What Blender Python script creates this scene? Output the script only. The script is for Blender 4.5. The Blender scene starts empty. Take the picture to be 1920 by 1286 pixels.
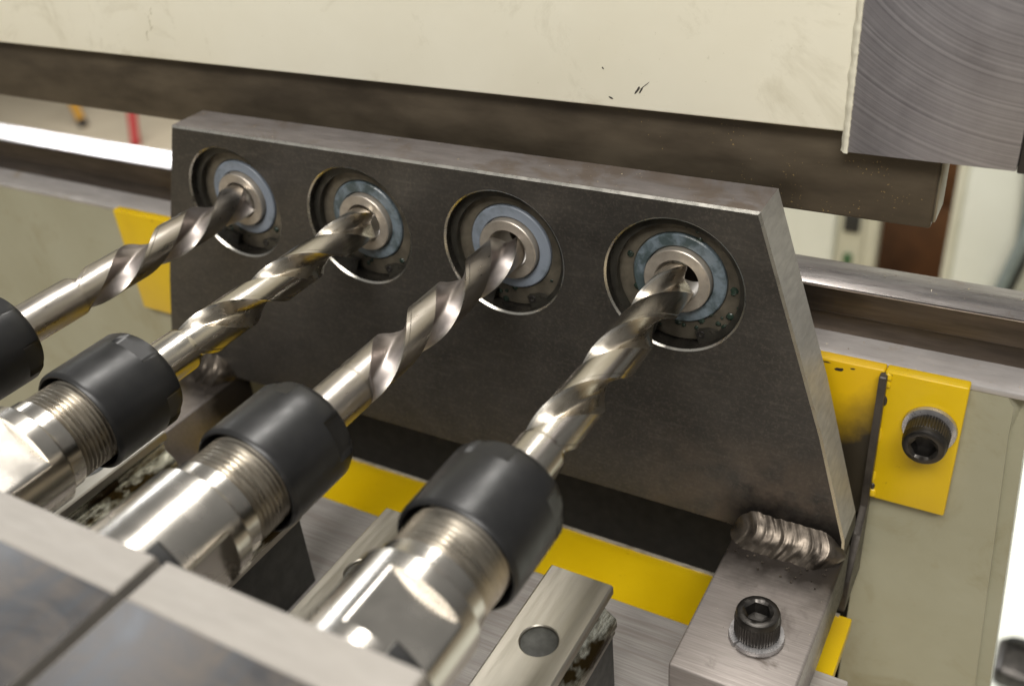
import bpy, bmesh, math, random
from mathutils import Vector, Matrix, noise as mnoise
random.seed(7)
S = bpy.context.scene
COL = S.collection
MM = 0.001
rad = math.radians

# ------------------------------------------------------------------ camera
CAMPOS = Vector((207.111, -185.324, 113.393)) * MM
RIGHT = Vector((0.86950201, 0.4873608, -0.08028511))
DOWN = Vector((0.20467665, -0.50344782, -0.839433))
FWD = Vector((-0.4495261, 0.7134562, -0.53750027))
cam = bpy.data.cameras.new('camera')
cam.sensor_width = 36.0
cam.lens = 36.0 * 1847.565 / 1920.0
cam.clip_start = 0.005
cam.clip_end = 60
cam.dof.use_dof = True
cam.dof.focus_distance = 0.222
cam.dof.aperture_fstop = 15.0
camo = bpy.data.objects.new('camera', cam)
COL.objects.link(camo)
M = Matrix((RIGHT, -DOWN, -FWD)).transposed().to_4x4()
M.translation = CAMPOS
camo.matrix_world = M
S.camera = camo

# ------------------------------------------------------------------ world: dim workshop air, light ceiling, darker floor
w = bpy.data.worlds.new('World')
S.world = w
w.use_nodes = True
nt = w.node_tree
bg = nt.nodes['Background']
tc = nt.nodes.new('ShaderNodeTexCoord')
sp = nt.nodes.new('ShaderNodeSeparateXYZ')
rp = nt.nodes.new('ShaderNodeValToRGB')
mr = nt.nodes.new('ShaderNodeMapRange')
mr.inputs[1].default_value = -1
nt.links.new(tc.outputs['Generated'], sp.inputs[0])
nt.links.new(sp.outputs['Z'], mr.inputs[0])
nt.links.new(mr.outputs[0], rp.inputs[0])
rp.color_ramp.elements[0].position = 0.35
rp.color_ramp.elements[0].color = (0.10, 0.097, 0.09, 1)
rp.color_ramp.elements[1].position = 0.8
rp.color_ramp.elements[1].color = (0.36, 0.355, 0.34, 1)
nt.links.new(rp.outputs[0], bg.inputs[0])
bg.inputs[1].default_value = 0.85

# ------------------------------------------------------------------ lamps: workshop ceiling tubes and a bright window behind
def lamp(name, loc, target, sx, sy, power, col=(1.0, 0.965, 0.91)):
    l = bpy.data.lights.new(name, 'AREA')
    l.shape = 'RECTANGLE'
    l.size, l.size_y = sx, sy
    l.energy = power
    l.color = col
    o = bpy.data.objects.new(name, l)
    COL.objects.link(o)
    o.location = loc
    d = Vector(target) - Vector(loc)
    o.rotation_euler = d.to_track_quat('-Z', 'Y').to_euler()
    return o
lamp('ceiling_lamp', (0.05, 0.42, 1.55), (0.05, -0.1, 0), 0.30, 1.3, 30)
lamp('ceiling_lamp', (0.5, -1.25, 1.6), (0.0, 0.06, 0.0), 1.5, 0.5, 48)
lamp('window_light', (-2.20, 1.72, 0.93), (-0.1, 0.04, 0), 1.15, 0.6, 55, (0.95, 0.97, 1.0))

S.view_settings.view_transform = 'Standard'
S.view_settings.look = 'None'
S.view_settings.gamma = 1
S.view_settings.use_curve_mapping = False
S.view_settings.exposure = 0.0
S.render.engine = 'CYCLES'
S.cycles.max_bounces = 8
S.cycles.sample_clamp_indirect = 6

# ------------------------------------------------------------------ materials
def lin(r, g, b):
    f = lambda c: (c / 255 / 12.92) if c / 255 <= 0.04045 else ((c / 255 + 0.055) / 1.055) ** 2.4
    return (f(r), f(g), f(b), 1)

class Mat:
    def __init__(s, name):
        s.m = bpy.data.materials.new(name)
        s.m.use_nodes = True
        s.t = s.m.node_tree
        s.p = s.t.nodes['Principled BSDF']
        s.tc = s.t.nodes.new('ShaderNodeTexCoord')
        s.nrm = None
    def n(s, k, **kw):
        x = s.t.nodes.new(k)
        for a, b in kw.items(): setattr(x, a, b)
        return x
    def l(s, a, b): s.t.links.new(a, b)
    def noise(s, scale, detail=4, rough=0.6, dist=0.0, loc=(0, 0, 0), rot=(0, 0, 0)):
        mp = s.n('ShaderNodeMapping')
        sc = scale if isinstance(scale, (tuple, list)) else (scale,) * 3
        mp.inputs['Scale'].default_value = sc
        mp.inputs['Location'].default_value = loc
        mp.inputs['Rotation'].default_value = rot
        s.l(s.tc.outputs['Object'], mp.inputs[0])
        t = s.n('ShaderNodeTexNoise')
        t.inputs['Scale'].default_value = 1
        t.inputs['Detail'].default_value = detail
        t.inputs['Roughness'].default_value = rough
        t.inputs['Distortion'].default_value = dist
        s.l(mp.outputs[0], t.inputs['Vector'])
        return t.outputs['Fac']
    def ramp(s, fac, p0, p1, c0=(0, 0, 0, 1), c1=(1, 1, 1, 1)):
        r = s.n('ShaderNodeValToRGB')
        r.color_ramp.elements[0].position = p0
        r.color_ramp.elements[1].position = p1
        r.color_ramp.elements[0].color = c0
        r.color_ramp.elements[1].color = c1
        s.l(fac, r.inputs[0])
        return r.outputs[0]
    def mix(s, fac, a, b, mode='MIX'):
        x = s.n('ShaderNodeMix', data_type='RGBA', blend_type=mode)
        for v, i in ((fac, 0), (a, 6), (b, 7)):
            if hasattr(v, 'is_linked') or hasattr(v, 'links'): s.l(v, x.inputs[i])
            else: x.inputs[i].default_value = v
        return x.outputs[2]
    def math(s, op, a, b=0.0):
        x = s.n('ShaderNodeMath', operation=op)
        for v, i in ((a, 0), (b, 1)):
            if hasattr(v, 'links'): s.l(v, x.inputs[i])
            else: x.inputs[i].default_value = v
        return x.outputs[0]
    def col(s, v):
        if hasattr(v, 'links'): s.l(v, s.p.inputs['Base Color'])
        else: s.p.inputs['Base Color'].default_value = v
    def rough(s, v):
        if hasattr(v, 'links'): s.l(v, s.p.inputs['Roughness'])
        else: s.p.inputs['Roughness'].default_value = v
    def metal(s, v):
        if hasattr(v, 'links'): s.l(v, s.p.inputs['Metallic'])
        else: s.p.inputs['Metallic'].default_value = v
    def rrange(s, fac, a, b):
        x = s.n('ShaderNodeMapRange')
        s.l(fac, x.inputs[0])
        x.inputs[1].default_value, x.inputs[2].default_value = 0.3, 0.7
        x.inputs[3].default_value, x.inputs[4].default_value = a, b
        s.rough(x.outputs[0])
    def bump(s, h, dist, strength=1.0):
        b = s.n('ShaderNodeBump')
        b.inputs['Distance'].default_value = dist
        b.inputs['Strength'].default_value = strength
        s.l(h, b.inputs['Height'])
        if s.nrm: s.l(s.nrm, b.inputs['Normal'])
        s.nrm = b.outputs[0]
        s.l(s.nrm, s.p.inputs['Normal'])

def simple(name, c, metal=0.0, rough=0.5, c2=None, ns=120, bump=0.0, bs=600, rv=0.08):
    m = Mat(name)
    f = m.noise(ns, 5)
    c2 = c2 or tuple(x * 0.8 for x in c[:3]) + (1,)
    m.col(m.ramp(f, 0.3, 0.7, c2, c))
    m.metal(metal)
    m.rrange(m.noise(ns * 2.3, 3), rough - rv, rough + rv)
    if bump: m.bump(m.noise(bs, 3), bump * MM)
    return m

def brushed(name, c, c2, rough, scale, bump=0.01, stain=None, mottle=60, metal=1.0):
    """steel with fine parallel finishing lines; scale is per-axis (small along the lines)"""
    m = Mat(name)
    a = m.noise(scale, 4, 0.65)
    b = m.noise(mottle, 4)
    c_ = m.ramp(a, 0.32, 0.68, c2, c)
    c_ = m.mix(m.ramp(b, 0.35, 0.75), c_, m.mix(0.45, c_, c2))
    if stain:
        st = m.ramp(m.noise(stain[1], 5, 0.65, 0.6), stain[2], stain[2] + 0.12)
        c_ = m.mix(st, c_, stain[0])
    m.col(c_)
    m.metal(metal)
    m.rrange(m.noise([x * 0.7 for x in scale], 3, loc=(3, 1, 2)), rough - 0.07, rough + 0.1)
    if bump: m.bump(a, bump * MM)
    return m

MT = {}
# hot rolled plate face: dark scale, brown heat tint near the welds, speckle
m = Mat('dark_scaled_steel')
f1 = m.noise((42, 42, 42), 6, 0.65, 0.6)
c_ = m.ramp(f1, 0.25, 0.8, lin(65, 63, 60), lin(90, 86, 81))
c_ = m.mix(m.math('MULTIPLY', m.ramp(m.noise((120, 300, 1300), 3, 0.6, rot=(0, 0.12, 0)), 0.55, 0.75), 0.5), c_, lin(104, 100, 94))
fine = m.noise(1400, 3, 0.7)
c_ = m.mix(m.ramp(fine, 0.5, 0.85), c_, lin(110, 104, 95))
sepn = m.n('ShaderNodeSeparateXYZ')
m.l(m.tc.outputs['Object'], sepn.inputs[0])
dx = m.math('ABSOLUTE', m.math('SUBTRACT', sepn.outputs['X'], 0.100))
heat = m.n('ShaderNodeMapRange'); m.l(dx, heat.inputs[0])
heat.inputs[1].default_value, heat.inputs[2].default_value = 0.045, 0.0
hz = m.n('ShaderNodeMapRange'); m.l(sepn.outputs['Z'], hz.inputs[0])
hz.inputs[1].default_value, hz.inputs[2].default_value = 0.034, 0.012
hf = m.math('MULTIPLY', m.math('MULTIPLY', heat.outputs[0], hz.outputs[0]), m.ramp(m.noise(130, 4), 0.35, 0.6))
c_ = m.mix(m.math('MULTIPLY', hf, 0.6), c_, lin(132, 116, 100))
sz = m.n('ShaderNodeMapRange'); m.l(m.math('ADD', sepn.outputs['Z'], m.math('MULTIPLY', m.math('SUBTRACT', m.noise(180, 5, 0.65), 0.5), 0.014)), sz.inputs[0])
sz.inputs[1].default_value, sz.inputs[2].default_value = 0.016, 0.007
sh = m.n('ShaderNodeMapRange'); m.l(dx, sh.inputs[0])
sh.inputs[1].default_value, sh.inputs[2].default_value = 0.020, 0.012
c_ = m.mix(m.math('MULTIPLY', sz.outputs[0], sh.outputs[0]), c_, lin(34, 31, 29))
m.col(c_); m.metal(0.7); m.rrange(m.noise(60, 4), 0.36, 0.52); m.bump(fine, 0.012 * MM); m.bump(f1, 0.02 * MM)
MT['scale'] = m.m
m = brushed('ground_plate_edge_steel', lin(138, 132, 130), lin(120, 115, 113), 0.46, (120, 500, 500), 0.008, (lin(116, 106, 98), 60, 0.5), metal=0.6)
MT['edge'] = m.m
MT['chamfer'] = simple('bright_chamfer_steel', lin(226, 222, 212), 1.0, 0.28).m
MT['slant'] = brushed('saw_cut_grey_steel', lin(176, 174, 167), lin(150, 148, 142), 0.45, (1500, 200, 700), 0.008, metal=0.35).m
# bearing metals
MT['ring'] = simple('oily_bearing_steel', lin(112, 105, 92), 0.4, 0.36, lin(64, 60, 52), 160, 0.03).m
MT['bore'] = simple('oily_bore_wall', lin(66, 62, 56), 0.5, 0.32, lin(30, 29, 27), 200, 0.04, 400).m
MT['inner'] = brushed('bearing_inner_ring_steel', lin(186, 178, 166), lin(160, 151, 140), 0.38, (400, 400, 400), 0.004, metal=0.6).m
m = Mat('blue_grey_bearing_seal')
g = m.ramp(m.noise(170, 5, 0.65), 0.50, 0.66)
c_ = m.mix(m.math('MULTIPLY', g, 0.5), lin(122, 130, 141), lin(72, 80, 82))
m.col(c_); m.rough(0.45); m.bump(m.noise(600, 3), 0.02 * MM)
MT['seal'] = m.m
m = Mat('grease_smeared_bearing_seal')
g = m.ramp(m.noise(190, 5, 0.7, 0.5), 0.42, 0.58)
m.col(m.mix(m.math('MULTIPLY', g, 0.8), lin(104, 115, 123), lin(48, 60, 58))); m.rough(0.3); m.bump(m.noise(260, 4), 0.25 * MM)
MT['seal_greasy'] = m.m
MT['grease'] = simple('dark_green_grease', lin(46, 62, 52), 0.0, 0.22, lin(24, 32, 27), 260, 0.2, 300).m
MT['clip'] = simple('black_spring_steel', lin(74, 71, 64), 0.5, 0.34, lin(36, 36, 33)).m
# drill
def drill_mat(name, c, c2, r):
    m = Mat(name)
    a = m.noise((260, 60, 260), 4)
    m.col(m.ramp(a, 0.3, 0.7, c2, c)); m.metal(1.0)
    m.rrange(m.noise((500, 120, 500), 3), r - 0.05, r + 0.07)
    m.bump(m.noise((1500, 300, 1500), 3), 0.006 * MM)
    return m.m
MT['drill'] = drill_mat('polished_cobalt_drill_steel', lin(194, 189, 180), lin(176, 170, 160), 0.22)
MT['drill_matt'] = drill_mat('satin_drill_steel', lin(182, 176, 168), lin(164, 157, 149), 0.31)
MT['flute_matt'] = drill_mat('ground_matt_flute_steel', lin(172, 164, 160), lin(150, 142, 138), 0.42)
MT['flute'] = drill_mat('ground_flute_steel', lin(182, 175, 164), lin(150, 141, 126), 0.28)
MT['nut'] = simple('black_oxide_nut', lin(38, 38, 38), 0.35, 0.38, lin(31, 31, 32), 70, 0.006, 2500, 0.08).m
MT['nut_flat'] = simple('worn_black_oxide_slot', lin(84, 86, 86), 0.4, 0.45, lin(66, 68, 68)).m
MT['chuck'] = simple('turned_chuck_steel', lin(190, 185, 177), 1.0, 0.25, lin(176, 171, 163), 45, 0.004, 900, 0.07).m
MT['thread'] = brushed('thread_steel', lin(186, 180, 168), lin(156, 149, 138), 0.3, (200, 900, 200), 0.0).m
MT['seal_dark'] = simple('dark_grey_clip', lin(58, 58, 58), 0.2, 0.45).m
# blocks, rails, base
MT['ground'] = brushed('ground_block_steel', lin(150, 145, 138), lin(140, 135, 128), 0.5, (120, 500, 300), 0.006, (lin(146, 134, 118), 40, 0.62), metal=0.3).m
m = Mat('blued_block_scale')
b1 = m.noise((60, 95, 95), 6, 0.7, 1.0)
b2 = m.noise((300, 45, 300), 4, 0.6, rot=(0, 0, 0.35))
c_ = m.ramp(b1, 0.34, 0.66, lin(34, 38, 44), lin(78, 71, 64))
c_ = m.mix(m.ramp(b2, 0.52, 0.72), c_, lin(54, 58, 63))
c_ = m.mix(m.ramp(m.noise(34, 5, 0.6, 0.8, (4, 2, 1)), 0.58, 0.68), c_, lin(46, 36, 22))
m.p.inputs['Specular IOR Level'].default_value = 0.35
m.col(c_); m.metal(0.1); m.rrange(b1, 0.36, 0.5); m.bump(b2, 0.02 * MM)
MT['blue'] = m.m
MT['rail'] = brushed('rail_steel', lin(180, 175, 164), lin(168, 163, 152), 0.36, (900, 60, 900), 0.003, (lin(150, 128, 88), 90, 0.64)).m
m = Mat('oily_rail_groove')
g1 = m.noise((900, 260, 900), 5, 0.7)
c_ = m.ramp(g1, 0.38, 0.62, lin(120, 114, 96), lin(222, 222, 208))
c_ = m.mix(m.ramp(m.noise((90, 60, 90), 4), 0.52, 0.6), c_, lin(58, 46, 22))
m.col(c_); m.metal(0.9); m.rough(0.2); m.bump(g1, 0.18 * MM)
MT['groove'] = m.m
MT['riser'] = simple('dark_riser_steel', lin(80, 80, 76), 0.5, 0.5, lin(62, 62, 60), 160, 0.02).m
MT['plug'] = simple('dark_hole_plug', lin(84, 84, 80), 0.3, 0.5, lin(62, 62, 58), 500, 0.03, 1500).m
m = Mat('brushed_base_steel')
a = m.noise((60, 2600, 900), 5, 0.7, rot=(0, 0, -0.12))
a2 = m.noise((25, 500, 400), 3, 0.6, rot=(0, 0, 0.1), loc=(2, 3, 1))
c_ = m.ramp(a, 0.3, 0.7, lin(146, 141, 137), lin(186, 181, 176))
c_ = m.mix(m.ramp(a2, 0.5, 0.7), c_, lin(148, 140, 134))
m.col(c_); m.metal(0.35); m.rrange(a, 0.4, 0.55); m.bump(a, 0.012 * MM)
MT['base'] = m.m
m = brushed('brushed_arm_steel', lin(150, 143, 138), lin(126, 119, 114), 0.42, (90, 2400, 900), 0.008, (lin(92, 84, 78), 70, 0.57), metal=0.5)
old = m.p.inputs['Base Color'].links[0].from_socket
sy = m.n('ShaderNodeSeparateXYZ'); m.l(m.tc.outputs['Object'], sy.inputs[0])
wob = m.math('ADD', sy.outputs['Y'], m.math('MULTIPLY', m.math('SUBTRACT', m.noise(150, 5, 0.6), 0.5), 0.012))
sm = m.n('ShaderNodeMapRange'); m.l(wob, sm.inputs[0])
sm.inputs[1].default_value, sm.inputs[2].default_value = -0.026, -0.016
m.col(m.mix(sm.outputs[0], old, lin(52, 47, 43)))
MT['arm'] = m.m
MT['weld'] = simple('weld_bead_metal', lin(116, 107, 97), 0.85, 0.38, lin(48, 43, 38), 170, 0.05, 500).m
MT['soot'] = simple('weld_soot', lin(46, 42, 40), 0.3, 0.5, lin(26, 24, 23), 300, 0.15, 900).m
MT['screw'] = simple('black_socket_screw', lin(78, 75, 72), 0.9, 0.36, lin(58, 56, 54), 300, 0.01, 1800).m
MT['washer'] = simple('zinc_washer', lin(196, 194, 194), 0.7, 0.3, lin(160, 158, 160), 300).m
# paint
m = Mat('yellow_bracket_paint')
y1 = m.noise(45, 5)
c_ = m.ramp(y1, 0.3, 0.7, lin(200, 164, 4), lin(212, 178, 8))
c_ = m.mix(m.ramp(m.noise(160, 5, 0.7, 0.6), 0.64, 0.7), c_, lin(166, 124, 10))
m.col(c_); m.metal(0); m.rrange(y1, 0.28, 0.42); m.bump(m.noise(420, 3), 0.03 * MM)
MT['yellow'] = m.m
m = Mat('shaded_yellow_paint')  # plate's shadow painted into the yellow as a diagonal fade to dark
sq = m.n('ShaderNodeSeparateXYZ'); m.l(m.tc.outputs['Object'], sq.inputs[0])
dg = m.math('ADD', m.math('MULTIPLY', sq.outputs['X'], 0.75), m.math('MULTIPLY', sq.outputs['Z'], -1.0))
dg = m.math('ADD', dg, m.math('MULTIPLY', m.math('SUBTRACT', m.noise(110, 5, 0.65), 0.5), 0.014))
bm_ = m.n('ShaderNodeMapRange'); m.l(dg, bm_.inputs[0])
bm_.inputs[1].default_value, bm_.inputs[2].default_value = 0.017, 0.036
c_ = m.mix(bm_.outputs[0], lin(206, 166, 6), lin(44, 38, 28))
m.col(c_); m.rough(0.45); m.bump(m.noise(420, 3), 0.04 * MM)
MT['yellow_shaded'] = m.m
MT['raw'] = brushed('bare_cut_edge_steel', lin(222, 216, 204), lin(150, 142, 128), 0.35, (240, 700, 700), 0.05, metal=0.5).m
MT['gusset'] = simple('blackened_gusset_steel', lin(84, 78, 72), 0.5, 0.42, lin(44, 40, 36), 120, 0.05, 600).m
def paint(name, c, c2, dirt, thr, rough=0.4, orange=0.06):
    m = Mat(name)
    p1 = m.noise(22, 4)
    c_ = m.ramp(p1, 0.3, 0.7, c2, c)
    c_ = m.mix(m.ramp(m.noise(38, 6, 0.7, 0.8), thr, thr + 0.18), c_, dirt)
    c_ = m.mix(m.ramp(m.noise(900, 2, 0.5), 0.74, 0.78), c_, m.mix(0.6, c_, dirt))
    m.col(c_); m.rrange(p1, rough - 0.06, rough + 0.06)
    m.bump(m.noise(260, 3, 0.5), orange * MM)
    return m.m
MT['cream'] = paint('cream_beam_paint', lin(233, 229, 211), lin(227, 222, 202), lin(208, 202, 180), 0.56)
MT['cream_thick'] = paint('thick_cream_paint', lin(230, 226, 208), lin(216, 210, 188), lin(190, 182, 158), 0.6, 0.4, 0.3)
MT['olive'] = paint('grey_green_bed_paint', lin(155, 153, 133), lin(144, 141, 119), lin(138, 133, 108), 0.54, 0.42, 0.14)
MT['bar'] = brushed('brown_oiled_bar_steel', lin(100, 93, 82), lin(74, 66, 56), 0.46, (60, 200, 200), 0.01, (lin(60, 54, 46), 40, 0.5), metal=0.6).m
m = Mat('dusty_bar_steel')
d1 = m.noise((40, 130, 130), 4)
c_ = m.ramp(d1, 0.3, 0.7, lin(72, 64, 53), lin(100, 90, 75))
sx = m.n('ShaderNodeSeparateXYZ'); m.l(m.tc.outputs['Object'], sx.inputs[0])
dens = m.n('ShaderNodeMapRange'); m.l(sx.outputs['X'], dens.inputs[0])
dens.inputs[1].default_value, dens.inputs[2].default_value = 0.20, 0.275
dens.inputs[3].default_value, dens.inputs[4].default_value = 0.0, 0.13
thr = m.math('SUBTRACT', 0.79, m.math('MULTIPLY', dens.outputs[0], m.ramp(m.noise(90, 3), 0.35, 0.6)))
spk = m.math('GREATER_THAN', m.noise(1700, 2, 0.5), thr)
c_ = m.mix(m.math('MULTIPLY', spk, 0.8), c_, lin(176, 150, 96))
m.col(c_); m.metal(0.55); m.rrange(d1, 0.42, 0.58); m.bump(d1, 0.02 * MM)
MT['bar'] = m.m
MT['bar_end'] = simple('pale_bar_end_steel', lin(150, 142, 124), 0.7, 0.45).m
# fly-cut face: arcs round a centre well above the block
m = Mat('fly_cut_steel')
mp = m.n('ShaderNodeMapping')
mp.inputs['Location'].default_value = (-0.026, 0, -0.066)
m.l(m.tc.outputs['Object'], mp.inputs[0])
sxyz = m.n('ShaderNodeSeparateXYZ'); m.l(mp.outputs[0], sxyz.inputs[0])
r2 = m.math('SQRT', m.math('ADD', m.math('POWER', m.math('ABSOLUTE', sxyz.outputs['X']), 2.0), m.math('POWER', m.math('ABSOLUTE', sxyz.outputs['Z']), 2.0)))
nz = m.n('ShaderNodeTexNoise'); nz.noise_dimensions = '1D'
nz.inputs['Scale'].default_value = 1500; nz.inputs['Detail'].default_value = 4; nz.inputs['Roughness'].default_value = 0.7
m.l(r2, nz.inputs['W'])
soft = m.noise((90, 90, 60), 4)
arcs = m.math('ADD', m.math('MULTIPLY', nz.outputs['Fac'], 0.6), m.math('MULTIPLY', soft, 0.4))
m.col(m.ramp(arcs, 0.36, 0.64, lin(128, 125, 129), lin(166, 163, 166)))
m.metal(0.6); m.rrange(arcs, 0.36, 0.5); m.bump(nz.outputs['Fac'], 0.012 * MM)
MT['flycut'] = m.m
MT['block_side'] = simple('dark_block_side_steel', lin(78, 74, 70), 0.7, 0.5).m
MT['way_top'] = brushed('ground_way_steel', lin(172, 167, 164), lin(140, 133, 130), 0.28, (60, 500, 300), 0.0, (lin(130, 112, 98), 60, 0.6)).m
MT['way'] = brushed('oiled_way_side_steel', lin(112, 102, 92), lin(84, 76, 68), 0.4, (40, 400, 400), 0.008).m
MT['ledge'] = brushed('scraped_ledge_steel', lin(184, 180, 178), lin(158, 154, 152), 0.4, (80, 260, 260), 0.02, (lin(160, 150, 138), 90, 0.6), metal=0.3).m
MT['black'] = simple('pocket_shade_black', lin(10, 10, 10), 0, 0.85).m  # near-black colour standing in for deep shade below the plate
MT['chip'] = simple('bright_metal_chip', lin(224, 208, 172), 0.8, 0.3).m
MT['grime'] = simple('faint_grime', lin(196, 190, 166), 0, 0.5, lin(176, 170, 146)).m
MT['scuff'] = simple('dark_scuff', lin(70, 66, 62), 0.2, 0.5).m
# background
MT['floor'] = simple('pale_concrete_floor', lin(196, 182, 156), 0, 0.55, lin(180, 166, 140), 6, 0, 30).m
MT['white'] = simple('white_cabinet_paint', lin(226, 228, 218), 0, 0.4, lin(214, 216, 204), 8).m
MT['offwhite'] = simple('cream_cabinet_paint', lin(206, 204, 186), 0, 0.45, lin(190, 188, 168), 8).m
MT['wood'] = simple('brown_wood', lin(120, 80, 46), 0, 0.55, lin(66, 42, 24), 7).m
MT['orange'] = simple('ochre_painted_tube', lin(206, 150, 40), 0, 0.4).m
MT['red'] = simple('red_painted_tube', lin(190, 62, 58), 0, 0.35).m
MT['rubber'] = simple('black_rubber', lin(40, 40, 38), 0, 0.6).m
MT['grey_plastic'] = simple('grey_cable_plastic', lin(120, 130, 128), 0, 0.45).m
MT['green'] = simple('green_lamp_plastic', lin(60, 96, 60), 0, 0.4).m

# ------------------------------------------------------------------ helpers
def finish(o, parent, name):
    if parent is not None:
        o.parent = parent
def thing(name, label, cat, loc=(0, 0, 0), group=None):
    o = bpy.data.objects.new(name, None)
    COL.objects.link(o)
    o.empty_display_size = 0.005
    o.location = Vector(loc) * MM
    o['label'] = label; o['category'] = cat
    if group: o['group'] = group
    return o
def world_loc(p):
    v = Vector((0, 0, 0))
    while p is not None:
        v += p.location
        p = p.parent
    return v
def obj(name, bm, mat, parent=None, angle=35, origin=None, mats=None):
    """bm is in world millimetres; the mesh is stored relative to its parent (or origin)"""
    off = world_loc(parent) if parent is not None else (Vector(origin) * MM if origin else Vector((0, 0, 0)))
    bmesh.ops.scale(bm, vec=(MM, MM, MM), verts=bm.verts)
    bmesh.ops.translate(bm, vec=-off, verts=bm.verts)
    bmesh.ops.recalc_face_normals(bm, faces=bm.faces)
    me = bpy.data.meshes.new(name)
    bm.to_mesh(me); bm.free()
    for mm in ([mat] + (mats or [])): me.materials.append(MT[mm] if isinstance(mm, str) else mm)
    me.polygons.foreach_set('use_smooth', [True] * len(me.polygons))
    me.set_sharp_from_angle(angle=rad(angle))
    o = bpy.data.objects.new(name, me)
    COL.objects.link(o)
    if parent is not None: o.parent = parent
    elif origin: o.location = off
    return o
def tag(o, label, cat, group=None):
    o['label'] = label; o['category'] = cat
    if group: o['group'] = group
    return o
def kind(o, k): o['kind'] = k; return o

def box(x0, x1, y0, y1, z0, z1, bev=0.4, seg=2, bm=None):
    b = bmesh.new()
    bmesh.ops.create_cube(b, size=1)
    for v in b.verts:
        v.co = Vector((x0 if v.co.x < 0 else x1, y0 if v.co.y < 0 else y1, z0 if v.co.z < 0 else z1))
    if bev: bmesh.ops.bevel(b, geom=b.edges[:], offset=bev, segments=seg, affect='EDGES', profile=0.5)
    if bm is not None:
        join(bm, b); return bm
    return b
def join(dst, src):
    mp = {}
    for v in src.verts: mp[v] = dst.verts.new(v.co)
    for f in src.faces:
        try:
            nf = dst.faces.new([mp[v] for v in f.verts]); nf.material_index = f.material_index
        except ValueError: pass
    src.free()
def lathe(rows, N=72, axis='Y', c=(0, 0, 0), caps=True, th0=0.0, bm=None, mi=0):
    """rows: (axial, radius) with radius a number or f(theta)"""
    b = bm or bmesh.new()
    R = []
    for a, r in rows:
        ring = []
        for k in range(N):
            t = th0 + 2 * math.pi * k / N
            rr = r(t) if callable(r) else r
            s, q = rr * math.sin(t), rr * math.cos(t)
            if axis == 'Y': p = (c[0] + s, c[1] + a, c[2] + q)
            elif axis == 'Z': p = (c[0] + s, c[1] + q, c[2] + a)
            else: p = (c[0] + a, c[1] + s, c[2] + q)
            ring.append(b.verts.new(p))
        R.append(ring)
    for A, B in zip(R[:-1], R[1:]):
        for k in range(N):
            f = b.faces.new((A[k], A[(k + 1) % N], B[(k + 1) % N], B[k])); f.material_index = mi
    if caps:
        b.faces.new(R[0]); b.faces.new(R[-1])
    return b
def ring(r0, r1, a0, a1, ch=0.2, N=72, axis='Y', c=(0, 0, 0)):
    b = lathe([(a0 + ch, r0), (a0, r0 + ch), (a0, r1 - ch), (a0 + ch, r1), (a1, r1), (a1, r0), (a0 + ch, r0)], N, axis, c, caps=False)
    bmesh.ops.remove_doubles(b, verts=b.verts, dist=1e-5)
    return b
def tube(pts, r, N=12, bm=None):
    b = bm or bmesh.new()
    P = [Vector(p) for p in pts]; R = []
    for i, p in enumerate(P):
        d = (P[min(i + 1, len(P) - 1)] - P[max(i - 1, 0)]).normalized()
        u = d.orthogonal().normalized() if i == 0 else (u - d * u.dot(d)).normalized()
        v = d.cross(u)
        rr = r[i] if isinstance(r, (list, tuple)) else r
        R.append([b.verts.new(p + (u * math.cos(2 * math.pi * k / N) + v * math.sin(2 * math.pi * k / N)) * rr) for k in range(N)])
    for A, B in zip(R[:-1], R[1:]):
        for k in range(N): b.faces.new((A[k], A[(k + 1) % N], B[(k + 1) % N], B[k]))
    b.faces.new(R[0]); b.faces.new(R[-1])
    return b
def circle(cx, cz, r, N=64): return [(cx + r * math.sin(2 * math.pi * k / N), cz + r * math.cos(2 * math.pi * k / N)) for k in range(N)]
def fill2d(b, loops):
    """loops: list of lists of BMVerts (outer first, then holes); fills the area between them"""
    es = []
    for L in loops:
        for i in range(len(L)):
            e = b.edges.get((L[i], L[(i + 1) % len(L)])) or b.edges.new((L[i], L[(i + 1) % len(L)]))
            es.append(e)
    r = bmesh.ops.triangle_fill(b, use_beauty=True, use_dissolve=False, edges=es)
    return [g for g in r['geom'] if isinstance(g, bmesh.types.BMFace)]
def strip(b, A, B, mi=0):
    n = len(A)
    for k in range(n):
        f = b.faces.new((A[k], A[(k + 1) % n], B[(k + 1) % n], B[k])); f.material_index = mi
def extrude_section(sec, y0, y1, bm=None, skip=()):
    """closed section [(x,z)] swept along Y"""
    b = bm or bmesh.new()
    A = [b.verts.new((x, y0, z)) for x, z in sec]; B = [b.verts.new((x, y1, z)) for x, z in sec]
    n = len(sec)
    for k in range(n):
        if k in skip: continue
        b.faces.new((A[k], A[(k + 1) % n], B[(k + 1) % n], B[k]))
    b.faces.new(A); b.faces.new(B)
    return b

# ================================================================== SETTING: floor
b = bmesh.new()
vs = [b.verts.new(p) for p in ((-9000, -3000, -850), (6000, -3000, -850), (6000, 9000, -850), (-9000, 9000, -850))]
b.faces.new(vs)
kind(obj('floor', b, 'floor'), 'structure')

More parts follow.
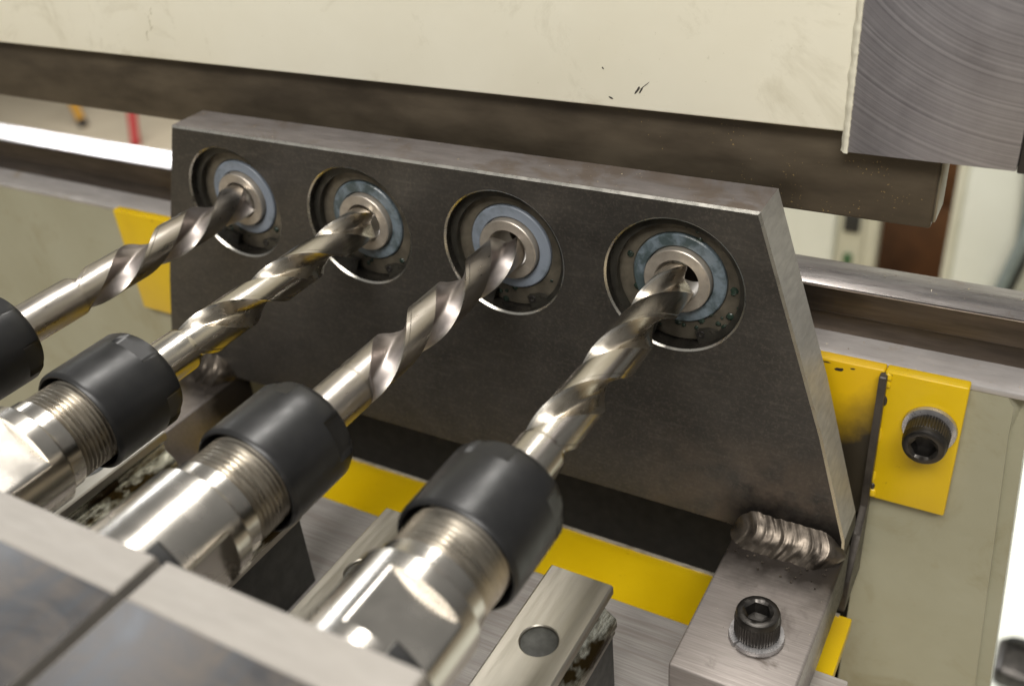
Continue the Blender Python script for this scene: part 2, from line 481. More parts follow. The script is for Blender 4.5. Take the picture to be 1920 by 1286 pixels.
# ================================================================== machine bed: painted casting, scraped ledge, way
bed = thing('machine_bed', 'grey-green painted machine bed carrying a ground steel way along its top', 'machine bed', (20, 60, -850))
b = bmesh.new()
outer = [(-420, -850), (232, -850), (232, -300), (211.5, -26.2), (-420, -26.2)]
pocket = [(-46, -170), (179.5, -170), (179.5, -71), (-46, -71)]
V = {}
for y in (25.0, 46.0):
    V[y] = ([b.verts.new((x, y, z)) for x, z in outer], [b.verts.new((x, y, z)) for x, z in pocket])
    fill2d(b, [V[y][0], V[y][1]])
strip(b, V[25.0][0], V[46.0][0]); strip(b, V[25.0][1], V[46.0][1])
bmesh.ops.bevel(b, geom=[e for e in b.edges if e.calc_length() > 15 and len(e.link_faces) == 2 and e.calc_face_angle(0) > 1 and min(v.co.x for v in e.verts) > 200], offset=3.5, segments=4, affect='EDGES')
obj('casting', b, 'olive', bed)
obj('pocket_shade_sheet', box(-60, 190, 46.02, 49, -290, -40, 0.3, 1), 'black', bed)  # black sheet added to darken the shaded gap under the plate
obj('ledge', box(-421, 212.2, 24.7, 46.4, -27.6, -26, 0.35, 2), 'ledge', bed)
obj('lower_way', box(-420, 224, 35.6, 46.3, -26.05, -20.2, 0.3), 'way', bed)
obj('upper_way', box(-420, 224, 34.9, 48.6, -20.2, -12.6, 0.35), 'way_top', bed)
# dark face of the upper way: a thin oiled strip fixed on its side
obj('way_side_strip', box(-419.5, 223.5, 34.6, 34.95, -19.9, -13.0, 0.1, 1), 'way', bed)

# ================================================================== beam above: cream casting, steel bar, fly-cut end block
beam = thing('gantry_beam', 'cream painted beam with a dark steel bar along its lower edge', 'machine beam', (-120, 40, 33))
body = obj('painted_body', box(-420, 166.8, 17, 58, 34.3, 95, 0.5, 3), 'cream', beam)
barp = obj('steel_bar', box(-420, 185.2, 20, 32, 13.7, 34.2, 0.6, 3), 'bar', beam)
obj('bar_end', box(185.1, 185.9, 20.9, 31, 14.8, 31, 0.4, 2), 'bar_end', barp)
blk = thing('machined_end_block', 'bare steel block with curved fly-cut tool marks at the end of the cream beam', 'steel block', (178, 40, 30))
obj('face_block', box(167.2, 199.4, 16.0, 58, 30.3, 95, 0.35, 2), 'flycut', blk)
obj('side_plate', box(199.45, 205, 16.8, 58, 29.6, 95, 0.4, 2), 'block_side', blk)
# ragged ridge of thick paint where beam and block meet
b = bmesh.new(); R = []
for i in range(120):
    z = 30.2 + i * 0.5
    n1 = mnoise.noise(Vector((i * 0.17, 0, 1))); n2 = mnoise.noise(Vector((i * 0.7, 3, 1)))
    wd = 1.2 + 0.5 * n1; pr = 1.25 + 0.2 * n2
    base = 17.0
    R.append([b.verts.new(p) for p in ((166.8 - wd, base + 0.2, z), (166.8 - wd * 0.55, base - pr * 0.5, z), (166.7, base - pr, z), (167.3 + 0.2 * n2, base - pr - 0.03, z), (167.4 + 0.25 * n2, base - 0.6, z))])
for A, B in zip(R[:-1], R[1:]):
    for k in range(4): b.faces.new((A[k], A[k + 1], B[k + 1], B[k]))
    b.faces.new((A[4], A[0], B[0], B[4]))
b.faces.new(R[0]); b.faces.new(R[-1])
obj('paint_ridge', b, 'cream_thick', body, 50)
def flake(pts, y):
    b = bmesh.new()
    A = [b.verts.new((x, y, z)) for x, z in pts]; B = [b.verts.new((x, y + 0.12, z)) for x, z in pts]
    b.faces.new(A); b.faces.new(B); strip(b, A, B)
    return b
def blotch(cx, cz, a, l, wd, seed, n=18):
    out = []
    for k in range(n):
        t = 2 * math.pi * k / n
        rr = 1 + 0.55 * mnoise.noise(Vector((math.cos(t) * 1.7, math.sin(t) * 1.7, seed)))
        u, v = l * rr * math.cos(t), wd * rr * math.sin(t)
        out.append((cx + u * math.cos(a) - v * math.sin(a), cz + u * math.sin(a) + v * math.cos(a)))
    return out
for (cx, cz, a, l, wd, sd) in ((119.6, 39.0, 0.95, 1.15, 0.24, 1.1), (120.5, 39.1, 1.0, 0.85, 0.16, 2.2), (121.4, 40.2, 0.7, 1.5, 0.07, 3.0), (112.9, 36.6, -0.3, 0.6, 0.2, 4.4), (111.1, 43.4, -0.9, 0.35, 0.14, 5.0)):
    obj('scuff_mark', flake(blotch(cx, cz, a, l, wd, sd), 16.93), 'scuff', body)

for k in range(9):
    u = k / 8
    obj('grime_streak', flake(blotch(-33 - 5 * u + random.uniform(-1, 1), 49 - 9 * u, 1.2 + random.uniform(-0.5, 0.5), random.uniform(0.5, 1.2), random.uniform(0.08, 0.2), 20 + k), 16.96), 'grime', body)

# ================================================================== welded guide: plate with four bores on two arms
guide = thing('drill_guide_frame', 'dark steel trapezoid guide plate with four bores, welded onto two flat arms', 'drill guide', (66, 6, -67.5))
PITCH = 45.0
front = [(-17.9, 21.6), (154.2, 21.6), (171.6, -32.4), (179.6, -62), (179.9, -67.3), (-47.6, -67.3), (-47.2, -57), (-38.9, -32.0)]
back = [(-17.9, 21.6), (154.2, 21.6), (168.9, -24.5), (179.4, -63), (179.9, -67.3), (-47.6, -67.3), (-47.2, -57), (-38.9, -32.0)]
def inset(poly, d):
    out = []; n = len(poly)
    for i in range(n):
        p0, p1, p2 = Vector(poly[i - 1]), Vector(poly[i]), Vector(poly[(i + 1) % n])
        e1, e2 = (p1 - p0).normalized(), (p2 - p1).normalized()
        n1, n2 = Vector((e1.y, -e1.x)), Vector((e2.y, -e2.x))
        bis = (n1 + n2); bis /= (1 + n1.dot(n2))
        out.append(tuple(p1 + bis * d))
    return out
TH, CH, RB = 13.0, 0.55, 16.8
b = bmesh.new()
NB = 72
f0 = inset(front, CH)
A0 = [b.verts.new((x, 0, z)) for x, z in f0]
A1 = [b.verts.new((x, CH, z)) for x, z in front]
A2 = [b.verts.new((x, TH, z)) for x, z in back]
H0 = []; HB = []
for i in range(4):
    c0 = [b.verts.new((x, 0, z)) for x, z in circle(PITCH * i, 0, RB + 0.45, NB)]
    c1 = [b.verts.new((x, 0.45, z)) for x, z in circle(PITCH * i, 0, RB, NB)]
    c2 = [b.verts.new((x, TH, z)) for x, z in circle(PITCH * i, 0, RB, NB)]
    H0.append(c0); HB.append(c2)
    strip(b, c0, c1, 1); strip(b, c1, c2, 3)
fill2d(b, [A0] + H0)
for f in fill2d(b, [A2] + HB): f.material_index = 0
n = len(front)
for k in range(n):
    f = b.faces.new((A0[k], A0[(k + 1) % n], A1[(k + 1) % n], A1[k])); f.material_index = 1
    f = b.faces.new((A1[k], A1[(k + 1) % n], A2[(k + 1) % n], A2[k]))
    f.material_index = 2 if k == 0 else (4 if k in (1, 2, 7) else 0)
obj('plate', b, 'scale', guide, 20, mats=['chamfer', 'edge', 'bore', 'slant'])
obj('arm', box(153.2, 180.3, -47.8, 6, -85, -67.3, 0.7, 3), 'arm', guide)
obj('arm', box(-43.2, -20.4, -47.8, 6, -85, -67.3, 0.7, 3), 'arm', guide)
def weld(x0, x1, seed, r=4.6):
    b = bmesh.new(); R = []; n = 260
    for i in range(n):
        u = i / (n - 1); x = x0 + (x1 - x0) * u
        ph = (u * (x1 - x0) / 1.15 + 0.15 * mnoise.noise(Vector((x * 0.4, 0, seed)))) % 1.0
        env = min(1, (u * 6 + 0.02) ** 0.5, ((1 - u) * 6 + 0.02) ** 0.5)
        leg_y = 1 + 0.14 * mnoise.noise(Vector((x * 0.45, 1, seed))); leg_z = 1 + 0.16 * mnoise.noise(Vector((x * 0.4, 7, seed)))
        ringv = []
        for k in range(15):
            a = -0.04 + (math.pi / 2 + 0.08) * k / 14
            mid = math.sin(math.pi * k / 14)
            rr = r * 0.86 * env / (math.cos(a) + math.sin(a)) * (1 + 0.17 * mid + 0.010 * ph * mid + 0.05 * mnoise.noise(Vector((x * 0.5, k * 0.35, seed))))
            ringv.append(b.verts.new((x + (2.4 * mid - 1.2) * env + 0.5 * (k / 14 - 0.5), -rr * math.cos(a) * leg_y + 0.3, -67.5 + rr * math.sin(a) * leg_z + 0.1)))
        ringv.append(b.verts.new((x, 0.9, -67.9)))
        R.append(ringv)
    for A, B in zip(R[:-1], R[1:]): strip2(b, A, B)
    b.faces.new(R[0]); b.faces.new(R[-1])
    return b
def strip2(b, A, B):
    n = len(A)
    for k in range(n): b.faces.new((A[k], A[(k + 1) % n], B[(k + 1) % n], B[k]))
wb = obj('weld_bead', weld(152.4, 180.4, 1.0, 8.2), 'weld', guide, 60)
wb2 = obj('weld_bead', weld(-43.4, -20.0, 5.0, 9.0), 'weld', guide, 60)
for W, xs in ((wb, (152, 181)), (wb2, (-44, -20))):
    for k in range(26):
        x = random.uniform(*xs); y = -random.uniform(5, 13); r = random.uniform(0.15, 0.42)
        bb = bmesh.new(); bmesh.ops.create_icosphere(bb, subdivisions=1, radius=r)
        bmesh.ops.translate(bb, vec=(min(max(x, xs[0] + 1.6), xs[1] - 1.6), y, -67.25 + r * 0.4), verts=bb.verts)
        obj('spatter', bb, 'weld', W)
# soot patch in front of the right bead
def patch(cx, cy, z, rx, ry, seed, n=40, h=0.05):
    b = bmesh.new(); P = []
    for k in range(n):
        t = 2 * math.pi * k / n; rr = 1 + 0.25 * mnoise.noise(Vector((math.cos(t) * 2, math.sin(t) * 2, seed)))
        P.append((cx + rx * rr * math.cos(t), cy + ry * rr * math.sin(t)))
    A = [b.verts.new((x, y, z)) for x, y in P]; B = [b.verts.new((x, y, z + h)) for x, y in P]
    b.faces.new(A); b.faces.new(B); strip(b, A, B)
    return b

# ================================================================== bearings and retaining rings in the bores
btxt = ['bearing with clean blue-grey seal in the bore beside the tab without a screw',
        'bearing with smudged seal in the second bore from the screwless yellow tab',
        'bearing with clean blue seal between the smudged bearing and the greasy bearing',
        'grease-smeared bearing in the bore next to the slanted sawn plate edge']
ctxt = ['internal retaining ring with two lugs in the bore beside the screwless yellow tab',
        'internal retaining ring with two lugs in the second bore from the screwless tab',
        'internal retaining ring in the bore between the smudged and greasy bearings',
        'internal retaining ring around the grease-smeared bearing near the sawn plate edge']
def retaining_ring(cx, y0, y1):
    """open internal circlip, gap at the bottom, with two drilled lugs"""
    b = bmesh.new(); N = 80; g = rad(20)
    prof = []
    A = []; B = []
    for k in range(N + 1):
        t = math.pi + g + (2 * math.pi - 2 * g) * k / N     # measured from +Z clockwise
        top = 0.5 + 0.5 * math.cos(t)
        ri = 15.7 - 1.25 * top
        dl = min(k, N - k)
        if dl < 5: ri = 13.4 + 0.12 * dl + 0.5 * (dl > 3)
        s, c = math.sin(t), math.cos(t)
        prof.append([b.verts.new((cx + r * s, y, r * c)) for r, y in ((ri, y0), (16.78, y0), (16.78, y1), (ri, y1))])
    for P, Q in zip(prof[:-1], prof[1:]):
        for j in range(4): b.faces.new((P[j], P[(j + 1) % 4], Q[(j + 1) % 4], Q[j]))
    b.faces.new(prof[0]); b.faces.new(prof[-1])
    return b
for i in range(4):
    cx = PITCH * i; greasy = i in (3,)
    t = thing('ball_bearing', btxt[i], 'bearing', (cx, 8, -16.5), 'bearings pressed into the guide plate')
    obj('outer_ring', ring(11.4, 16.78, 4.6, 12.6, 0.35, 72, c=(cx, 0, 0)), 'ring', t)
    obj('seal', ring(8.3, 11.4, 3.9, 11, 0.3, 72, c=(cx, 0, 0)), 'seal_greasy' if i in (1, 3) else 'seal', t)
    obj('inner_ring', ring(5.35, 8.1, 2.3, 12.8, 0.22, 72, c=(cx, 0, 0)), 'inner', t)
    b = bmesh.new()
    for k in range(26 if greasy else 12):
        a = random.uniform(rad(115), rad(250)) if not greasy or k < 12 else random.uniform(0, 6.28)
        r = random.uniform(12.6, 16.2) if k % 3 else random.uniform(9, 12)
        bb = bmesh.new(); bmesh.ops.create_icosphere(bb, subdivisions=2, radius=random.uniform(0.35, 0.95))
        for v in bb.verts: v.co *= 1 + 0.35 * mnoise.noise(v.co * 1.8 + Vector((k, i, 0))); v.co.y *= 0.45
        bmesh.ops.translate(bb, vec=(cx + r * math.sin(a), 4.4, r * math.cos(a)), verts=bb.verts)
        join(b, bb)
    kind(obj('grease_smear', b, 'grease', t), 'stuff')
    rr = thing('retaining_ring', ctxt[i], 'retaining ring', (cx, 3.4, -16.7), 'retaining rings in the guide plate')
    cl = obj('ring_band', retaining_ring(cx, 2.6, 4.15), 'clip', rr, 30)
    for sgn in (-1, 1):
        a = math.pi + sgn * rad(25.5)
        obj('plier_hole', ring(0.45, 0.95, 2.42, 2.62, 0.06, 16, c=(cx + 14.4 * math.sin(a), 0, 14.4 * math.cos(a))), 'soot', rr)

# ================================================================== twist drills
def drill_radius(u, R0, depth):
    """u in [0,1) over one half turn: land with its raised margin, then a flute that drops steeply and climbs slowly"""
    land = 0.48
    if u < land - 0.07: return R0 * 0.982
    if u < land: return R0
    v = (u - land) / (1 - land)
    d = max(0.0, 1 - (2 * v ** 0.85 - 1) ** 2) ** 0.72
    return R0 * (1 - 0.018 * v) - depth * d
START = [-58.0, -65.5, -62.5, -65.5]
def twist_drill(i, hand, phase, parent, R0=5.05):
    b = bmesh.new(); lead = 49.0; N = 160
    y0, y1 = -77.5, 6.0; rows = 230; R = []
    for j in range(rows + 1):
        y = y0 + (y1 - y0) * j / rows
        s = max(0.0, min(1.0, (y - START[i]) / 5.0)); s = s * s * (3 - 2 * s)
        depth = 3.1 * s
        tip = 1.0
        if y > 3.0: tip = max(0.02, 1 - (y - 3.0) / 3.0)
        ringv = []
        for k in range(N):
            t = 2 * math.pi * k / N
            u = (t / math.pi) % 1.0
            r = drill_radius(u, R0, depth) if s > 0 else R0
            if s > 0 and s < 1: r = max(r, R0 - depth)
            r = min(r, R0) * tip
            a = hand * t + hand * 2 * math.pi * y / lead + phase
            ringv.append(b.verts.new((45 * i + r * math.sin(a), y, r * math.cos(a))))
        R.append(ringv)
    for j, (A, B) in enumerate(zip(R[:-1], R[1:])):
        y = y0 + (y1 - y0) * j / rows
        for k in range(N):
            f = b.faces.new((A[k], A[(k + 1) % N], B[(k + 1) % N], B[k]))
            if y > START[i] + 1.0 and (2.0 * (k + 0.5) / N) % 1.0 > 0.485: f.material_index = 1
    b.faces.new(R[0]); b.faces.new(R[-1])
    return obj('fluted_body', b, 'drill_matt' if hand < 0 else 'drill', parent, 22, mats=['flute_matt' if hand < 0 else 'flute'])
dtxt = ['left-hand twist drill pointing into the bore beside the screwless yellow tab',
        'right-hand polished twist drill reaching the smudged bearing',
        'left-hand satin twist drill reaching the clean bearing next to the greasy one',
        'right-hand polished twist drill entering the grease-smeared bearing']
HAND = [-1, 1, -1, 1]
PHASE = [rad(50), rad(120), rad(-36), rad(100)]
for i in range(4):
    t = thing('twist_drill', dtxt[i], 'drill bit', (45 * i, -100, 0), 'drill bits held in the spindles')
    twist_drill(i, HAND[i], PHASE[i], t)
    obj('shank', lathe([(-98, 4.7), (-97.7, 5.0), (-77.6, 5.02), (-77.4, 5.0)], 56, 'Y', (45 * i, 0, 0)), 'drill_matt' if HAND[i] < 0 else 'drill', t)

# ================================================================== collet chucks
ktxt = ['collet chuck with black nut holding the drill beside the screwless yellow tab',
        'collet chuck with black nut and top flat holding the drill of the smudged bearing',
        'smooth round collet chuck with black nut between the two chucks showing flats',
        'collet chuck with black nut and tool-marked flat below the greasy bearing']
def flat(nrm_list, d, r):
    def f(t):
        rr = r
        for a in nrm_list:
            c = math.cos(t - a)
            if c > 0: rr = min(rr, d / c) if c > 1e-3 else rr
        return rr
    return f
SLOT0 = [rad(15), rad(20), rad(-15), rad(-5)]
FLAT0 = [0.3, rad(35), rad(105), rad(33)]
for i in range(4):
    cx = 45 * i
    t = thing('collet_chuck', ktxt[i], 'collet chuck', (cx, -130, -11), 'collet chucks in a row')
    # clamping nut
    ns = 4
    slots = [SLOT0[i] + k * 2 * math.pi / ns for k in range(ns)]
    fs = flat(slots, 10.25, 11.5)
    def fs(t, s=slots):
        rr = 11.5
        for a in s:
            d = (t - a + math.pi) % (2 * math.pi) - math.pi
            if abs(d) < rad(21): rr = min(rr, 10.2 / math.cos(d))
        return rr
    fs2 = lambda t, g=fs: min(g(t), 10.9)
    fs3 = lambda t, g=fs: min(g(t), 10.2)
    rows = [(-86, 9.6), (-87, 10.5), (-94.0, 10.55), (-94.3, 10.7), (-94.3, 11.0), (-93.8, 11.42), (-93.2, 11.5), (-81.0, 11.5), (-80.9, fs), (-78.0, fs), (-76.6, fs2), (-76.0, fs3), (-75.5, 8.6), (-75.3, 8.2), (-75.6, 7.6), (-76.3, 7.4), (-76.4, 4.9)]
    b = lathe(rows, 144, 'Y', (cx, 0, 0), caps=False)
    nut = obj('clamping_nut', b, 'nut', t, 40)
    obj('collet_face', ring(4.95, 7.5, -71.2, -80, 0.3, 48, c=(cx, 0, 0)) if False else lathe([(-76.2, 7.3), (-76.0, 7.0), (-76.0, 5.1), (-79, 5.05)], 48, 'Y', (cx, 0, 0), caps=False), 'chuck', t)
    # threaded nose
    rows = []; y = -102.0
    rows.append((y, 9.3))
    while y < -88:
        rows += [(y, 8.95), (y + 0.5, 9.55), (y + 0.62, 9.55)]
        y += 1.0
    obj('threaded_nose', lathe(rows, 96, 'Y', (cx, 0, 0)), 'thread', t, 25)
    # body with wrench flats
    fl = flat([FLAT0[i], FLAT0[i] + math.pi], 9.0, 11.2)
    ch = -104.6
    rows = [(-101.2, 9.2), (-101.4, 9.9), (-104.0, 10.0), (ch, 10.1), (ch - 0.2, 10.8), (ch - 0.6, 11.2), (-108.2, 11.2), (-108.25, fl), (-119.5, fl), (-119.55, 11.2), (-160, 11.2)]
    obj('body', lathe(rows, 144, 'Y', (cx, 0, 0)), 'chuck', t, 40)
    b = bmesh.new(); R = []
    for k in range(41):
        a = rad(36) + rad(118) * k / 40
        R.append([b.verts.new((cx + r * math.sin(a), y, r * math.cos(a))) for r, y in ((11.1, -118.6), (12.6, -118.6), (13.3, -119.4), (13.3, -126.9), (11.1, -126.9))])
    for A, B in zip(R[:-1], R[1:]): strip2(b, A, B)
    b.faces.new(R[0]); b.faces.new(R[-1])
    obj('locking_clip', b, 'seal_dark', t)

# ================================================================== spindle carrier blocks
xs = [(-23.2, 19.3), (21.8, 64.4), (66.8, 109.6), (111.8, 154.4)]
bt = ['ground steel spindle block around the chuck beside the screwless tab side',
      'ground steel spindle block between two other blocks behind the flat-topped chuck',
      'spindle block with brown-stained blued top behind the smooth round chuck',
      'spindle block with scratched blued top behind the chuck with tool-marked flat']
for i, (x0, x1) in enumerate(xs):
    t = thing('spindle_block', bt[i], 'spindle block', ((x0 + x1) / 2, -170, -40), 'spindle blocks side by side')
    b = bmesh.new()
    sec = [(-127, 19.2), (-127.5, 20.0), (-134.4, 20.0), (-134.8, 19.6), (-240, 19.6), (-240, -32), (-127, -32)]
    A = [b.verts.new((x0, y, z)) for y, z in sec]; B = [b.verts.new((x1, y, z)) for y, z in sec]
    n = len(sec)
    for k in range(n):
        b.faces.new((A[k], A[(k + 1) % n], B[(k + 1) % n], B[k]))
    b.faces.new(A); b.faces.new(B)
    bmesh.ops.bevel(b, geom=[e for e in b.edges if abs(e.verts[0].co.x - e.verts[1].co.x) < 1e-6], offset=0.25, segments=1, affect='EDGES')
    obj('housing', b, 'ground', t)
    obj('blued_plate', box(x0 + 0.1, x1 - 0.1, -239, -134.7, 17, 19.95, 0.3, 2), 'blue', t)

# ================================================================== base plate, risers, rails, carriages
bp_ = tag(obj('base_plate', box(-70, 187.9, -260, -20.7, -91, -85, 0.4, 2), 'base', origin=(60, -140, -91)), 'brushed steel base plate under the linear rails, bordering the yellow shelf', 'base plate')
rt = ['linear rail under the chuck beside the screwless yellow tab', 'linear rail under the flat-topped chuck of the smudged bearing', 'linear rail under the smooth round chuck', 'linear rail with a plugged screw hole, next to the arm with the cap screw']
st = ['dark riser block under the rail beside the screwless tab side', 'dark riser block with oily rail under the flat-topped chuck', 'riser block under the rail of the smooth round chuck', 'riser block under the rail with the plugged screw hole']
for i in range(4):
    c = 45.45 * i - 2.9; zt = -47.0; y0, y1 = -250.0, -49.0
    tag(obj('riser_block', box(c - 7.4, c + 7.4, y0, y1 - 0.5, -85, -62, 0.25, 1), 'riser', origin=(c, -150, -85)), st[i], 'riser block', 'riser blocks under the rails')
    t = thing('linear_rail', rt[i], 'linear rail', (c, -150, -62), 'linear rails in a row')
    half = [(7.2, 0), (7.6, -0.4), (7.6, -2.4), (6.9, -3.2), (5.2, -5.2), (5.0, -7.4), (5.9, -8.4), (6.3, -8.6), (7.9, -10.0), (8.2, -10.6), (8.2, -12.6), (7.7, -13.4), (7.7, -15)]
    sec = [(c + x, zt + z) for x, z in half] + [(c - x, zt + z) for x, z in reversed(half)]
    b = bmesh.new()
    n = len(sec)
    A = [b.verts.new((x, y0, z)) for x, z in sec]; B = [b.verts.new((x, y1, z)) for x, z in sec]
    for k in range(n - 1):
        f = b.faces.new((A[k], A[k + 1], B[k + 1], B[k]))
        if 3 <= k <= 9 or n - 11 <= k <= n - 5: f.material_index = 1
    b.faces.new(A); b.faces.new(B)
    holes = []
    for hy in (-69.0, -129.0, -189.0):
        h0 = [b.verts.new((x, hy + y, zt)) for x, y in circle(c, 0, 4.25, 40)]
        h1 = [b.verts.new((x, hy + y, zt - 0.25)) for x, y in circle(c, 0, 4.0, 40)]
        h2 = [b.verts.new((x, hy + y, zt - 4)) for x, y in circle(c, 0, 4.0, 40)]
        strip(b, h0, h1); strip(b, h1, h2); holes.append(h0)
    fill2d(b, [[A[0], B[0], B[-1], A[-1]]] + holes)
    rl = obj('rail_profile', b, 'rail', t, 28, mats=['groove'])
    for hy in (-69.0, -129.0, -189.0):
        obj('hole_plug', lathe([(zt - 3.8, 4.0), (zt - 0.75, 4.0), (zt - 0.62, 3.7), (zt - 0.7, 2.0)], 40, 'Z', (c, hy, 0)), 'plug', t)
    k = thing('rail_carriage', ['carriage on the rail beside the screwless tab side', 'carriage under the flat-topped chuck block', 'carriage on the rail under the smooth round chuck block', 'carriage on the rail with the plugged screw hole'][i], 'rail carriage', (c, -160, -50), 'carriages under the spindle blocks')
    obj('body', box(c - 15, c + 15, -215, -133, -44, -32, 0.8, 2), 'ring', k)
    obj('end_cap', box(c - 14.4, c + 14.4, -133, -128.5, -45, -33, 1.6, 3), 'rubber', k)

# ================================================================== yellow bracket
yb = thing('yellow_bracket', 'yellow painted bracket with shelf and two side tabs bolted to the machine bed', 'bracket', (66, 10, -95))
obj('shelf', box(-75, 183.6, -200, 4.0, -95, -91.02, 0.3, 2), 'yellow', yb)
b = bmesh.new(); R = []
for i in range(140):
    x = -74 + i * 1.83
    n1 = mnoise.noise(Vector((x * 0.35, 0, 2))); n2 = mnoise.noise(Vector((x * 0.9, 5, 2)))
    R.append([b.verts.new(p) for p in ((x, 3.1 - 0.35 * n1, -91.1), (x, 3.2 - 0.35 * n1, -90.75 + 0.15 * n2), (x, 4.1 + 0.15 * n2, -90.65 + 0.15 * n1), (x, 4.5, -91.4), (x, 4.3, -94.8), (x, 3.6, -94.8))])
for A, B in zip(R[:-1], R[1:]): strip2(b, A, B)
b.faces.new(R[0]); b.faces.new(R[-1])
obj('bare_edge', b, 'raw', yb, 50)
def tab_plate(x0, x1, z0, z1, y0, y1, hole=None):
    return box(x0, x1, y0, y1, z0, z1, 0.5, 3)
obj('shaded_web', tab_plate(160, 180.3, -70.8, -25.2, 21.8, 25.1), 'yellow_shaded', yb)  # web with the shadow between plate and gusset in its colour
tb = obj('mounting_tab', tab_plate(180.4, 199, -64.5, -25.2, 21.6, 25.1), 'yellow', yb)
obj('mounting_tab', tab_plate(-87.2, -40, -66.2, -25.4, 21.6, 25.1), 'yellow', yb)
# gussets: blackened plates from shelf to tab
def gusset(x0, x1):
    b = bmesh.new()
    sec = [(22.5, -25.8), (19.6, -25.8), (19.4, -66), (14.6, -72), (7.2, -82), (5.2, -91), (22.5, -91)]
    A = [b.verts.new((x0, y, z)) for y, z in sec]; B = [b.verts.new((x1, y, z)) for y, z in sec]
    b.faces.new(A); b.faces.new(B); strip(b, A, B)
    bmesh.ops.bevel(b, geom=b.edges[:], offset=0.25, segments=1, affect='EDGES')
    return b
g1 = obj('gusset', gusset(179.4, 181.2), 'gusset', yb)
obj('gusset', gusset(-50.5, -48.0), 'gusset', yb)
# paint lumps and chips round the weld of tab and gusset
for k, (z, r, st, mt) in enumerate(((-26.6, 1.0, 1.0, 'yellow'), (-28.6, 0.8, 1.6, 'yellow'), (-33.5, 0.5, 3.0, 'gusset'), (-44, 0.45, 5.0, 'yellow'), (-57.5, 0.6, 3.0, 'yellow'), (-62.6, 1.1, 1.3, 'yellow'), (-60.6, 0.7, 1.4, 'gusset'))):
    bb = bmesh.new(); bmesh.ops.create_icosphere(bb, subdivisions=3, radius=r)
    for v in bb.verts: v.co *= 1 + 0.35 * mnoise.noise(v.co * 1.3 + Vector((k * 3.1, 0, 0)))
    for v in bb.verts: v.co.z *= st; v.co.y *= 0.6
    bmesh.ops.translate(bb, vec=(181.3, 21.5, z), verts=bb.verts)
    obj('weld_lump', bb, mt, tb)
for (x, z, a, l, wd, sd) in ((169.8, -27.6, 0.1, 1.1, 0.45, 1.0), (172.9, -26.6, 0.1, 0.6, 0.18, 3.0), (166.5, -26.2, 0, 0.9, 0.2, 4.0), (181.2, -26.1, 0.1, 0.9, 0.4, 5.0)):
    obj('paint_chip', flake(blotch(x, z, a, l, wd, sd), 21.52 if x > 180 else 21.72), 'gusset', tb)

# ================================================================== socket head cap screws
def cap_screw(label, base, axis, head_h=6.9, washer_split=True, gap=0.0):
    """axis: 'Z' points up from an arm, '-Y' points at the viewer from the tab"""
    t = thing('cap_screw', label, 'cap screw', base)
    def tr(b):
        if axis == '-Y':
            for v in b.verts: v.co = Vector((v.co.x, -v.co.z, v.co.y))
        for v in b.verts: v.co += Vector(base)
        return b
    N = 144
    kn = lambda t_: 5.0 + 0.10 * math.cos(48 * t_)
    ap = 2.55
    hexr = lambda t_: ap / math.cos(((t_ + rad(30)) % rad(60)) - rad(30))
    h = head_h
    z0 = 1.7
    rows = [(z0, 4.7), (z0 + 0.3, 4.95), (z0 + 0.35, kn), (z0 + h * 0.72, kn), (z0 + h * 0.74, 4.92), (z0 + h - 0.9, 4.92), (z0 + h - 0.25, 4.65), (z0 + h, 4.2), (z0 + h, 3.35), (z0 + h - 0.45, hexr), (z0 + h - 3.6, hexr), (z0 + h - 4.0, 1.2)]
    obj('head', tr(lathe(rows, N, 'Z', (0, 0, 0))), 'screw', t, 30)
    # split lock washer
    b = bmesh.new(); R = []; n = 70
    for k in range(n + 1):
        a = rad(218) + rad(352) * k / n
        lift = 0.45 * k / n
        R.append([b.verts.new((r * math.sin(a), r * math.cos(a), z)) for r, z in ((3.3, lift), (6.1, lift), (6.25, lift + 0.3), (6.1, lift + 1.3), (3.3, lift + 1.3))])
    for A, B in zip(R[:-1], R[1:]): strip2(b, A, B)
    b.faces.new(R[0]); b.faces.new(R[-1])
    obj('lock_washer', tr(b), 'washer', t, 40)
    obj('screw_shank', tr(lathe([(-3, 2.9), (z0 + 0.2, 2.9)], 24, 'Z')), 'screw', t)
    return t
cap_screw('dark socket cap screw with split washer on the brushed steel arm', (168.4, -32.2, -67.32), 'Z')
cap_screw('dark socket cap screw fixing the yellow tab to the bed', (192.2, 21.6, -38.4), '-Y', 7.0)

# ================================================================== metal chips (uncountable dust)
def chips(name, fn, n, r0, r1):
    b = bmesh.new()
    for k in range(n):
        p = Vector(fn()); r = random.uniform(r0, r1)
        vs = [b.verts.new(p + Vector((random.uniform(-1, 1), random.uniform(-1, 1), random.uniform(0.0, 0.5))) * r) for _ in range(4)]
        try:
            for a in ((0, 1, 2), (0, 1, 3), (1, 2, 3), (0, 2, 3)): b.faces.new([vs[j] for j in a])
        except ValueError: pass
    return b
c1 = chips('x', lambda: (random.uniform(-16, 152), random.uniform(1, 12.4), 21.62), 60, 0.08, 0.30)
join(c1, chips('x', lambda: (random.uniform(150, 213), random.uniform(25.5, 34), -25.98), 25, 0.1, 0.3))
join(c1, chips('x', lambda: (random.uniform(150, 222), random.uniform(36, 46), -12.58), 30, 0.1, 0.35))
join(c1, chips('x', lambda: (random.uniform(155, 179), random.uniform(-46, -12), -67.28), 16, 0.06, 0.2))
join(c1, chips('x', lambda: (random.uniform(60, 150), random.uniform(-60, -24), -84.98), 30, 0.06, 0.22))
o = obj('metal_chips', c1, 'chip'); kind(o, 'stuff'); o['label'] = 'tiny bright metal chips strewn on the plate edge and ways'; o['category'] = 'chips'

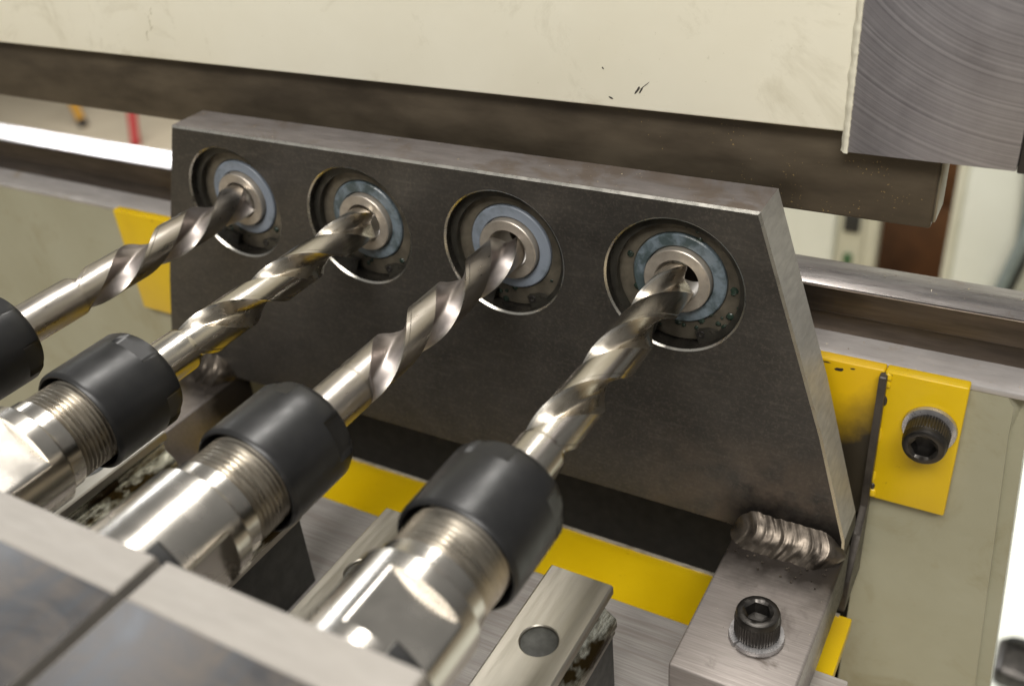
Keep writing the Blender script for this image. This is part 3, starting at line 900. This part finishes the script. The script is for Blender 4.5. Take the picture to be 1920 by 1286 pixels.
# ================================================================== background behind the machine (out of focus)
def leg(name, label, foot, top, r, mat, rubber):
    t = thing(name, label, 'leg', foot)
    F, T = Vector(foot), Vector(top)
    obj('tube', tube([F + (T - F) * (k / 6) for k in range(7)], [r, r, r, r * 1.02, r, r, r * 0.98], 16), mat, t)
    d = (T - F)
    obj('foot_cap', tube([F - Vector((0, 0, 0)), F + d * 0.02, F + d * 0.035], [r * 1.05, r * 1.08, r * 1.03], 16), rubber, t)
leg('ochre_leg', 'out-of-focus ochre tube leg with dark foot standing on the pale floor', (-2428, 1666, -850), (-2790, 1830, -380), 14, 'orange', 'rubber')
leg('red_leg', 'out-of-focus red tube leg standing on the pale floor', (-2130, 1600, -850), (-2262, 1800, -420), 14, 'red', 'red')
t = thing('white_cabinet', 'white cabinet with narrow control strip standing behind the machine', 'cabinet', (-150, 1400, -850))
obj('carcass', box(-420, -72, 1200, 1300, -850, 350, 8, 3), 'white', t)
obj('side_post', box(-30, -9, 1195, 1225, -850, 350, 5, 3), 'offwhite', t)
sp_ = obj('control_strip', box(-71, -31, 1208, 1240, -850, 340, 3), 'offwhite', t)
obj('black_switch', box(-62, -38, 1202, 1209, -585, -545, 3), 'rubber', sp_)
obj('green_lamp', box(-58, -44, 1202, 1209, -640, -622, 3), 'green', sp_)
t = thing('wooden_crate', 'brown wooden crate in the gap between the white cabinets', 'crate', (80, 1800, -850))
for k in range(5):
    obj('board', box(-80, 200, 1500, 1520, -848 + k * 190, -660 + k * 190, 3), 'wood', t)
obj('floor_board', box(-80, 200, 1150, 1499, -850, -835, 3), 'wood', t)
t = thing('white_panel_cabinet', 'tall white panel cabinet with hanging grey cables beside the brown crate', 'cabinet', (300, 1100, -850))
obj('panel', box(116, 460, 950, 1080, -850, 300, 5, 3), 'white', t)
obj('edge_trim', box(106, 117, 948, 1080, -850, 300, 3, 2), 'offwhite', t)
for k, (x, r) in enumerate(((196, 5.5), (212, 5), (226, 7))):
    pts = [(x - 30 + 24 * math.sin(u * 2.4 + k) - 10 * u, 935 - 6 * k, -260 - 300 * u) for u in [j / 16 for j in range(17)]]
    tag(obj('cable', tube(pts, r, 10), 'grey_plastic' if k != 1 else 'rubber', origin=pts[-1]), ['thin grey cable hanging against the white panel', 'black cable hanging against the white panel', 'thick grey cable hanging against the white panel'][k], 'cable')
t = thing('white_chip_tray', 'white sheet metal tray cabinet below the end of the machine bed', 'tray', (450, 500, -850))
obj('tray_body', box(240, 690, 130, 890, -850, -421, 2), 'offwhite', t)
obj('tray_top', box(205, 700, 120, 900, -420, -412, 2), 'white', t)
obj('tray_rim', box(205, 700, 895, 905, -420, -380, 2), 'white', t)
hd = thing('tray_handle', 'grey grip with black cord loop on the white tray', 'handle', (244, 300, -412))
obj('grip', box(233, 262, 284, 316, -412, -398, 5, 4), 'screw', hd)
obj('cord_loop', tube([(238 + 14 * (1 - math.cos(u)), 308 + 9 * math.sin(u) - 4 * u, -395) for u in [j * 0.28 for j in range(12)]], 1.7, 10), 'rubber', hd)
